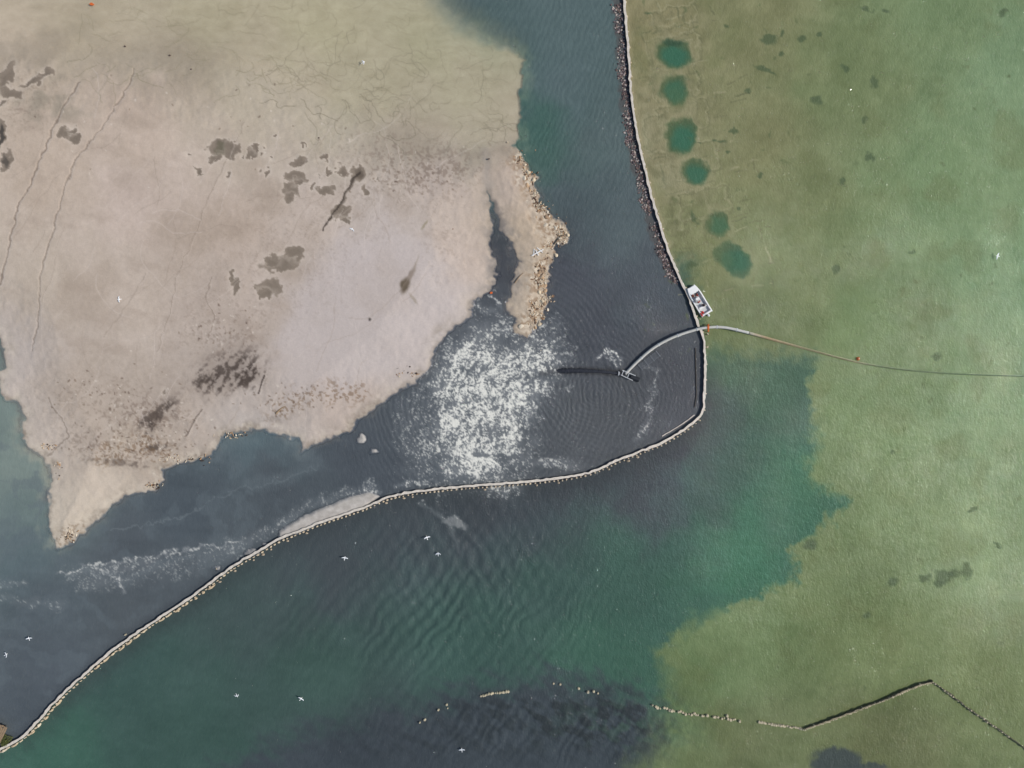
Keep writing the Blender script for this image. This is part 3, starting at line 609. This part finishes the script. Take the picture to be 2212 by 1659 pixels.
for (x,y,l,w,a) in [(0,0,2.2,.2,.5),(.7,.35,2.0,.2,.5),(.2,.1,.2,1.3,.5),(.8,.7,1.6,.18,-.7),(-.5,.2,1.5,.18,1.5)]:
    bm_box(bm,Vector((x,y,.1+random.uniform(0,.25))),(l,w,.12),a,.02)
obj('broken_pallet',bm_me(bm,'broken_pallet'),M_white,None,'broken white painted timber frame on the rubble','pallet',loc=W(1158,548,.25))
bm=bmesh.new()
for (x,y,l,w,a) in [(0,0,.9,.18,.1),(.05,.35,.8,.16,.2),(.35,.1,.16,.8,.1)]: bm_box(bm,Vector((x,y,.1+.08*random.random())),(l,w,.1),a,.02)
obj('white_crate_debris',bm_me(bm,'white_crate_debris'),M_white,None,'small broken white crate lying by a puddle','debris',loc=W(504,342,.65))
def tangle(px,py,z,s,label):
    pts=[];a=0
    p=Vector((0,0,0))
    for i in range(34):
        a+=random.gauss(0.7,.5); p=p+Vector((math.cos(a),math.sin(a)*.6,0))*.17*s; p.z=.08+.06*random.random(); pts.append(p.copy())
    c=sum(pts,Vector())/len(pts); pts=[q-Vector((c.x,c.y,0)) for q in pts]
    obj('net_tangle',tube('net_tangle',catmull(pts,.08),.07*s,6),M_net,None,label,'fishing net','orange net scraps',loc=W(px,py,z))
tangle(227,769,.7,1.1,'tangled orange net scrap on the sand'); tangle(1061,633,.1,.8,'tangled orange net scrap at the water edge'); tangle(199,10,.05,1.0,'tangled orange net scrap in shallow water'); tangle(215,768,.7,.6,'tangled orange net scrap on the sand')
obj('rusty_lump',rock_me('rusty_lump',.4,.38,.15,(110,72,56),.08),M_rock,None,'round rusty brown lump on the sand','debris',loc=W(978,496,.6))
for (x,y) in [(367,120),(413,150),(355,530),(270,100),(1056,345),(690,300),(312,258),(806,540),(960,490)]:
    obj('flat_stone',rock_me('flat_stone',.25,.18,.14,(98,84,76),.15),M_rock,None,'small dark stone lying on the sand','stone','stones on the sand',loc=W(x,y,.5 if y>250 else .05))
# ------------------------------------------------------------------ pipeline
pl=obj('dredge_pipeline',None,label='long pale discharge pipe arching over barrier and sinking underwater',cat='pipeline')
Z=[.35,.5,.7,.95,1.15,1.2,1.0,.5,.1,0,-.03,-.04,-.05,-.06,-.07]
P3=[tuple(W(x,y,z)) for (x,y),z in zip(PIPE,Z)]; pp=catmull(P3,.6)
spl=[i for i,p in enumerate(pp) if p.x>W(1612,0).x][0]
obj('pipe',tube('pipe',pp[:spl+1],lambda t:.31-.03*t,16),M_pipe,pl,smooth=True)
sub=pp[spl:]; ns_=len(sub)
stops=[(0,(184,178,160)),(.06,(158,138,104)),(.2,(134,128,96)),(.36,(134,132,98)),(.42,(98,110,76)),(.75,(92,110,76)),(1,(94,114,80))]  # pipe colour fades to the water's, painting in the veil of water over it
def cstop(t):
    for (a,ca),(b2,cb) in zip(stops[:-1],stops[1:]):
        if t<=b2: u=(t-a)/(b2-a); return tuple(ca[i]*(1-u)+cb[i]*u for i in range(3))
    return stops[-1][1]
cols=[];
for i in range(ns_): cols+= [cstop(i/(ns_-1))]*16
me=tube('sunken_pipe',sub,lambda t:.29-.11*min(1,t*1.5),16); tintme(me,cols)
obj('sunken_pipe',me,M_pipesub,pl,smooth=True)
def ringat(px,py,z,d,r,L,mat,name):
    d=d.normalized(); a=W(px,py,z); me=tube(name,[a-d*L/2,a-d*L/2*.8,a+d*L/2*.8,a+d*L/2],r,18); return obj(name,me,mat,pl)
for q in range(8,spl,7):
    p=pp[q]; d=(pp[q+1]-pp[q-1]); ringat(p.x*10+1106,829.5-p.y*10,p.z,d,.37,.2,M_grey,'flange')
ringat(1526,708,1.18,Vector((1,0,0)),.42,.4,M_orange,'orange_coupling')
bm=bmesh.new()
bm_box(bm,Vector((0,0,0)),(.28,1.7,.2),0,.04); bm_box(bm,Vector((0,.7,-.5)),(.16,.16,1.2),0,.03); bm_box(bm,Vector((0,-.7,-.5)),(.16,.16,1.2),0,.03)
obj('orange_cradle',bm_me(bm,'orange_cradle'),M_orange,pl,loc=W(1528,709,.8))
e=catmull([tuple(W(1350,808,.35)),tuple(W(1346,811,.32)),tuple(W(1341,809,.3)),tuple(W(1334,807,.32))],.1)
obj('outlet_elbow',tube('outlet_elbow',e,.36,14),M_dark,pl,smooth=True)
ringat(1336,807,.32,Vector((-1,.1,0)),.45,.22,M_grey,'outlet_flange')
obj('counterweight_drum',tube('counterweight_drum',[W(1362,814,.3),W(1364,815,.3),W(1378,820,.3),W(1380,821,.3)],.5,14),M_dark,pl)
bm=bmesh.new()
for (x0,y0,x1,y1) in [(1344,800,1372,812),(1340,810,1366,822),(1346,801,1342,811),(1358,806,1354,817)]:
    p0=W(x0,y0,.62);p1=W(x1,y1,.62);dd=p1-p0; bm_box(bm,(p0+p1)/2,(dd.length,.14,.14),math.atan2(dd.y,dd.x),.02)
obj('outlet_frame',bm_me(bm,'outlet_frame'),M_grey,pl)
bm=bmesh.new()
for k_ in range(7): bm_box(bm,Vector((0,-.6+k_*.2,0)),(5.2,.09,.1),0,.02)
for k_ in (-2.4,-.8,.8,2.4): bm_box(bm,Vector((k_,0,.11)),(.15,1.6,.1),0,.02)
o=obj('support_raft',bm_me(bm,'support_raft'),simple('wet_grey_mesh',(122,126,130),.7,.2),None,'half sunken grey slatted raft floating beside the pipe','raft',loc=W(1402,779,.07)); o.rotation_euler[2]=math.radians(38)
jp=catmull([tuple(W(1334,807,.32)),tuple(W(1300,803,.4)),tuple(W(1260,801,.25)),tuple(W(1220,801,.0)),tuple(W(1195,802,-.35))],.12)
v=[];f=[];seg=16
for i,p in enumerate(jp):
    t=i/(len(jp)-1)
    for k_ in range(seg):
        a=2*math.pi*k_/seg; rr=(.24+.36*t)*(1+.22*math.sin(i*.9+k_*2.1)*t+.16*random.uniform(-1,1)*(.2+t)); v.append(p+Vector((random.gauss(0,.02),math.cos(a)*rr,math.sin(a)*rr*(.8-.3*t))))
for i in range(len(jp)-1):
    for k_ in range(seg): k2=(k_+1)%seg; f.append((i*seg+k_,i*seg+k2,(i+1)*seg+k2,(i+1)*seg+k_))
obj('slurry_jet',pyme('slurry_jet',v,f),M_jet,None,'black slurry jet spraying from the pipe outlet','water jet',kind='stuff',smooth=True)
by=obj('marker_buoy',None,label='small orange marker buoy floating over the sunken pipe',cat='buoy',loc=W(1853,775,0))
bm=bmesh.new(); bmesh.ops.create_uvsphere(bm,u_segments=14,v_segments=10,radius=.38); obj('float_ball',bm_me(bm,'float_ball'),M_orange,by,smooth=True,loc=(0,0,.12))
obj('top_ring',tube('top_ring',[Vector((math.cos(a)*.14,0,.56+math.sin(a)*.14)) for a in np.linspace(0,6.28,13)],.04,6),M_white,by)
# ------------------------------------------------------------------ boat
bt=obj('work_boat',None,label='small white open work boat moored against the barrier',cat='boat',loc=W(1508,650,0))
ax=Vector((38,-62,0)).normalized()
bt.rotation_euler[2]=math.atan2(-ax.y,-ax.x)
L=6.9;n=16
v=[];f=[]
def half(t): return 1.32*(1-.35*max(0,(t-.62)/.38)**2.2)
secs=[]
for i in range(n+1):
    t=i/n;x=-L/2+L*t;w=half(t);sh=.78+.22*t*t;kz=-.35+.5*max(0,t-.6)**1.5*2
    prof=[(0,kz),(w*.75,kz+.12),(w*.96,.15),(w,sh),(w-.24,sh+.02),(w-.26,.22),(0,.2)]
    full=[(x,-y,z) for y,z in prof]+[(x,y,z) for y,z in prof[-2:0:-1]]
    secs.append(full)
K=len(secs[0])
for s in secs: v+=s
for i in range(n):
    for k_ in range(K): k2=(k_+1)%K; f.append((i*K+k_,i*K+k2,(i+1)*K+k2,(i+1)*K+k_))
f.append(tuple(range(K))[::-1]); f.append(tuple(n*K+k_ for k_ in range(K)))
obj('hull',pyme('hull',v,f),M_white,bt)
bm=bmesh.new(); bm_box(bm,Vector((-.1,0,.24)),(5.6,1.85,.04),0,.01); obj('deck',bm_me(bm,'deck'),M_grey,bt)
bm=bmesh.new(); bm_box(bm,Vector((2.6,0,.93)),(1.5,1.9,.08),0,.03); obj('bow_deck',bm_me(bm,'bow_deck'),M_white,bt)
bm=bmesh.new(); bm_box(bm,Vector((-3.2,0,.62)),(.3,2.3,.5),0,.03); obj('transom',bm_me(bm,'transom'),M_white,bt)
bm=bmesh.new(); bm_box(bm,Vector((.45,.25,.75)),(.75,.85,1.0),0,.08); obj('steering_console',bm_me(bm,'steering_console'),M_white,bt)
bm=bmesh.new(); bm_box(bm,Vector((.78,.25,1.4)),(.05,.8,.35),0,.01); obj('windscreen',bm_me(bm,'windscreen'),M_glass,bt)
bm=bmesh.new(); bm_box(bm,Vector((-1.6,0,.5)),(.45,1.7,.4),0,.05); obj('seat',bm_me(bm,'seat'),M_white,bt)
mo_=obj('outboard_motor',None,parent=bt,loc=(-3.7,0,0))
bm=bmesh.new(); bm_box(bm,Vector((-.05,0,1.05)),(.65,.42,.5),0,.12); obj('cowling',bm_me(bm,'cowling'),M_white,mo_)
bm=bmesh.new(); bm_box(bm,Vector((0,0,.2)),(.25,.18,1.5),0,.04); obj('shaft',bm_me(bm,'shaft'),M_dark,mo_)
bm=bmesh.new(); bm_box(bm,Vector((-2.6,.6,.5)),(.6,.4,.4),.1,.08); bm_box(bm,Vector((-2.65,.6,.73)),(.15,.15,.1),0,.03); obj('fuel_tank',bm_me(bm,'fuel_tank'),M_red,bt)
bm=bmesh.new(); bm_box(bm,Vector((-2.9,1.15,.86)),(.9,.26,.12),0,.04); obj('fender',bm_me(bm,'fender'),M_red,bt)
bm=bmesh.new(); bm_box(bm,Vector((1.4,-.4,.42)),(.5,.4,.35),.3,.04); obj('storage_box',bm_me(bm,'storage_box'),M_dark,bt)
o=tube('rope_coil',[Vector((1.5+math.cos(a)*(.3-.01*a),.45+math.sin(a)*(.3-.01*a),.3+.008*a)) for a in np.linspace(0,18,60)],.03,6); obj('rope_coil',o,M_orange,bt)
def person(loc,rz,jacket,label,sit=True):
    e=obj('person',None,label=label,cat='person',loc=loc); e.rotation_euler[2]=rz
    if sit: J={'p':(0,0,.5),'c':(.03,0,.85),'n':(.05,0,1.03),'h':(.08,0,1.2),'sl':(.04,.2,.98),'sr':(.04,-.2,.98),'el':(.2,.27,.75),'er':(.2,-.27,.75),'hl':(.42,.16,.72),'hr':(.42,-.16,.72),'kl':(.45,.13,.5),'kr':(.45,-.13,.5),'fl':(.45,.13,.05),'fr':(.45,-.13,.05),'tl':(.62,.14,.03),'tr':(.62,-.14,.03)}
    else: J={'p':(0,0,.92),'c':(.08,0,1.22),'n':(.15,0,1.42),'h':(.2,0,1.6),'sl':(.13,.2,1.37),'sr':(.13,-.2,1.37),'el':(.28,.27,1.12),'er':(.28,-.27,1.12),'hl':(.5,.16,1.05),'hr':(.5,-.16,1.05),'kl':(.06,.13,.48),'kr':(.04,-.13,.48),'fl':(-.02,.15,.07),'fr':(-.02,-.15,.07),'tl':(.18,.16,.03),'tr':(.18,-.16,.03)}
    R={'p':.15,'c':.15,'n':.06,'h':.1,'sl':.08,'sr':.08,'el':.05,'er':.05,'hl':.035,'hr':.035,'kl':.07,'kr':.07,'fl':.045,'fr':.045,'tl':.035,'tr':.035}
    E=[('p','c'),('c','n'),('n','h'),('c','sl'),('c','sr'),('sl','el'),('sr','er'),('el','hl'),('er','hr'),('p','kl'),('p','kr'),('kl','fl'),('kr','fr'),('fl','tl'),('fr','tr')]
    def sk(name,keys,k,mat):
        idx={q:i for i,q in enumerate(keys)}; me=bpy.data.meshes.new(name)
        me.from_pydata([J[q] for q in keys],[(idx[a],idx[b]) for a,b in E if a in idx and b in idx],[]); o=obj(name,me,mat,e)
        m=o.modifiers.new('s','SKIN')
        for q in keys:
            sv=me.skin_vertices[0].data[idx[q]]; sv.radius=(R[q]*k,R[q]*k); sv.use_root=(q==keys[0])
        o.modifiers.new('d','SUBSURF').levels=2; o.modifiers['d'].render_levels=2
    sk('body',list(J),1,M_skin); sk('jacket',['c','p','sl','sr','el','er'],1.2,jacket); sk('trousers',['p','kl','kr','fl','fr'],1.18,M_navy)
    bm=bmesh.new(); bmesh.ops.create_uvsphere(bm,u_segments=12,v_segments=8,radius=.115)
    for vv in bm.verts: vv.co.z=max(vv.co.z,-.02)
    obj('hair',bm_me(bm,'hair'),M_navy,e,loc=(J['h'][0]-.02,0,J['h'][2]+.04),smooth=True)
Rb=Matrix.Rotation(bt.rotation_euler[2],4,'Z')
def inb(x,y,z): return Vector(bt.location)+Rb@Vector((x,y,z))
person(inb(-.3,.3,.26),bt.rotation_euler[2],M_red,'person in red jacket and dark trousers standing at the console',False)
person(inb(-1.6,-.35,.25),bt.rotation_euler[2]+.3,M_navy,'person in dark clothing sitting on the boat seat',True)
person(inb(1.2,.1,.26),bt.rotation_euler[2]-1.6,M_red,'person in red jacket leaning toward the barrier',False)
# ------------------------------------------------------------------ gulls
def gull_mesh(fold=0.0):
    bm=bmesh.new()
    rings=[(-.34,.02,0),(-.22,.055,0),(-.08,.09,0),(.06,.1,0),(.18,.075,.01),(.24,.055,.02),(.30,.058,.03),(.35,.035,.025),(.41,.008,.01)]
    prev=None
    for i,(x,r,z) in enumerate(rings):
        ring=[bm.verts.new((x,r*math.cos(6.283*k/10),z+r*.9*math.sin(6.283*k/10))) for k in range(10)]
        if prev:
            for k in range(10): bm.faces.new((prev[k],prev[(k+1)%10],ring[(k+1)%10],ring[k]))
        else: bm.faces.new(ring[::-1])
        prev=ring
    bm.faces.new(prev)
    tl=[bm.verts.new(c) for c in [(-.28,.04,.01),(-.5,.1,.01),(-.52,0,.01),(-.5,-.1,.01),(-.28,-.04,.01)]]
    bm.faces.new(tl)
    for s in (1,-1):
        st=[(.05,.12,-.12,.03),(.28,.19,-.08,.10),(.48,.14-.1*fold,-.1-.1*fold,.09),(.66-.1*fold,.0-.2*fold,-.14-.2*fold,.05),(.74-.18*fold,-.1-.26*fold,-.14-.26*fold,.03)]
        pr=None
        for (y,xf,xb,z) in st:
            ring=[bm.verts.new((xf,s*y,z)),bm.verts.new(((xf+xb)/2,s*y,z+.02)),bm.verts.new((xb,s*y,z-.004)),bm.verts.new(((xf+xb)/2,s*y,z-.012))]
            if pr:
                for k in range(4): bm.faces.new((pr[k],pr[(k+1)%4],ring[(k+1)%4],ring[k]))
            pr=ring
        bm.faces.new(pr)
    me=bm_me(bm,'gull'); a=me.attributes.new('tint','FLOAT_COLOR','POINT'); c=np.ones((len(me.vertices),4),np.float32)
    for i,vv in enumerate(me.vertices):
        y=abs(vv.co.y); rgb=(250,250,248)
        if y>.11: rgb=(232,235,238)
        if y>.7: rgb=(60,60,62)
        if vv.co.x>.39: rgb=(230,180,60)
        c[i,:3]=lin(np.array(rgb,float))*1.0
    a.data.foreach_set('color',c.ravel()); me.materials.append(M_gull)
    for p in me.polygons: p.use_smooth=True
    return me
GM=[gull_mesh(0),gull_mesh(.7)]
for (x,y,a,z,m) in [(786,137,-60,.5,1),(763,498,-30,1.1,1),(264,648,95,1.2,0),(2151,554,80,.5,0),(923,1160,15,.5,0),(947,1195,5,.5,1),(746,1204,-10,.5,0),(66,1377,10,.5,0),(17,1412,-60,.5,1),(652,1507,-40,.5,0),(512,1502,200,.1,1),(998,1617,8,.5,0)]:
    o=obj('gull',GM[m],None,None,'white gull with spread wings gliding low over the '+('sand' if (x<900 and y<900) else 'water'),'gull','gulls in flight',loc=W(x,y,z))
    o.rotation_euler=(random.gauss(0,.2),random.gauss(0,.1),math.radians(a+90)); o.scale=(1.0,1.0,1.0)
# ------------------------------------------------------------------ old piling rows
PO=[post_mesh('old_piling',.2,.6) for _ in range(5)]
for m in PO: m.materials.append(M_oldpost)
def pile(px,py,lab='old pale timber piling stump standing in green water',k=1.0):
    o=obj('wooden_piling',random.choice(PO),None,None,lab,'piling','old timber pilings',loc=W(px,py,random.uniform(-.4,-.1)))
    s=random.uniform(.85,1.6)*k; o.scale=(s,s*random.uniform(.7,1.2),1); o.rotation_euler=(random.gauss(0,.06),random.gauss(0,.06),random.uniform(0,6))
def row(P,sp,jit=1.5,skip=0,k=1.0):
    for p,t in along(catmull([W(x,y) for x,y in P],1.0),sp,0):
        if random.random()<skip: continue
        pile(p.x*10+1106+random.gauss(0,jit),829.5-p.y*10+random.gauss(0,jit*.7),k=k)
row([(1040,1504),(1060,1498),(1100,1493)],.45,.6)
row([(1410,1524),(1450,1534),(1500,1543),(1560,1550),(1596,1556)],.62,1.4,.1,1.1)
row([(1640,1560),(1690,1567),(1733,1574)],.45,.7,0,1.1)
for (x,y) in [(1196,1476),(1210,1478),(1250,1487),(1270,1494),(1282,1493),(1292,1497),(907,1560),(918,1554),(947,1533),(967,1530),(965,1522),(1570,1545)]: pile(x,y,'lone pale timber stump in dark weedy water',.9)
ob=obj('old_breakwater',None,label='derelict low plank breakwater with bleached timber posts',cat='breakwater')
bwa=catmull([W(1733,1574),W(1800,1550),W(1850,1531),W(1900,1512),W(1950,1491),W(1985,1477),W(2012,1470)],.5); bwb=catmull([W(2013,1471),W(2050,1497),W(2083,1523),W(2150,1570),W(2230,1628),W(2330,1700)],.7)
obj('planking',sweep('planking',bwa+bwb,.2,-1.5,.45,.06,.08),M_oldwall,ob)
obj('capping',sweep('capping',bwa,.2,.6,.66,.11,.04),M_oldcap,ob)
c2=[p for p,t in along(bwa,.42,-.18)]+[p for p,t in along(bwb,.8,-.1)][:26]
for p in c2[:99]:
    o=obj('post',random.choice(PO),None,ob,loc=(p.x+random.gauss(0,.05),p.y+random.gauss(0,.06),random.uniform(-.1,.12))); s=random.uniform(.5,1.2) ; o.scale=(s,s,1.0)
for (x,y) in [(1528,722),(1527,750),(1512,690),(468,1228),(386,1320),(272,1370)]:
    pile(x,y,'thin timber stake beside the barrier',.7)
# ------------------------------------------------------------------ corner jetty with shrub
jt=obj('timber_jetty',None,label='small weathered timber jetty corner by the barrier',cat='jetty',loc=W(-16,1578,0))
bm=bmesh.new()
for k_ in range(14): bm_box(bm,Vector((-2+k_*.42-.6,random.uniform(-.1,.1),.9)),(.36,5.2,.08),0,.015)
obj('decking',bm_me(bm,'decking'),M_wood,jt)
bm=bmesh.new()
for y_ in (-2,2): bm_box(bm,Vector((0,y_,.7)),(5.6,.2,.25),0,.02)
for x_ in (-2,2.2):
    for y_ in (-2.2,2.2): bm_box(bm,Vector((x_,y_,-.1)),(.28,.28,2.2),0,.03)
obj('frame',bm_me(bm,'frame'),M_wall,jt)
jt.rotation_euler[2]=math.radians(-25)
sh=obj('shore_shrub',None,label='low olive shrub growing over the jetty edge',cat='shrub',loc=W(14,1597,.3))
v=[];f=[]
for i in range(1400):
    r_=random.random()**.5; a=random.uniform(0,6.28); q=Vector((math.cos(a)*1.9*r_*(.7+.3*math.sin(3*a)),math.sin(a)*1.3*r_,random.uniform(0,.9)*(1-r_*.6)))
    n_=Vector((random.gauss(0,1),random.gauss(0,1),random.gauss(0,1)+.8)).normalized(); t=n_.orthogonal().normalized(); u=n_.cross(t); s=random.uniform(.06,.14)
    b0=len(v); v+=[q-t*s,q+u*s*.45,q+t*s,q-u*s*.45]; f.append((b0,b0+1,b0+2,b0+3))
obj('foliage',pyme('foliage',v,f),M_leaf,sh)
obj('stem',tube('stem',[Vector((0,0,-.4)),Vector((.05,0,0)),Vector((.1,.05,.5))],lambda t:.07-.04*t,7),M_wall,sh)
# ------------------------------------------------------------------ light, sky, camera
el=math.radians(41); az=math.radians(-4)
d=Vector((math.cos(el)*math.cos(az),math.cos(el)*math.sin(az),math.sin(el)))
sl=bpy.data.lights.new('sun','SUN'); sl.energy=3.6; sl.angle=math.radians(.55); sl.color=(1,.965,.91)
so=bpy.data.objects.new('sun',sl); so.rotation_euler=d.to_track_quat('Z','Y').to_euler(); COL.objects.link(so)
w=bpy.data.worlds.new('World'); scene.world=w; w.use_nodes=True; nt=w.node_tree
sky=nt.nodes.new('ShaderNodeTexSky'); sky.sky_type='NISHITA'; sky.sun_disc=False; sky.sun_elevation=el; sky.sun_rotation=math.atan2(d.x,d.y)
nt.links.new(sky.outputs[0],nt.nodes['Background'].inputs['Color']); nt.nodes['Background'].inputs['Strength'].default_value=.10
cd=bpy.data.cameras.new('camera'); cd.lens=24; cd.sensor_width=36; cd.clip_end=6000; cd.clip_start=1
co=bpy.data.objects.new('camera',cd); co.location=(0,0,147.47); co.rotation_euler=(0,0,0); COL.objects.link(co); scene.camera=co
scene.view_settings.view_transform='Standard'; scene.view_settings.look='None'; scene.view_settings.exposure=0
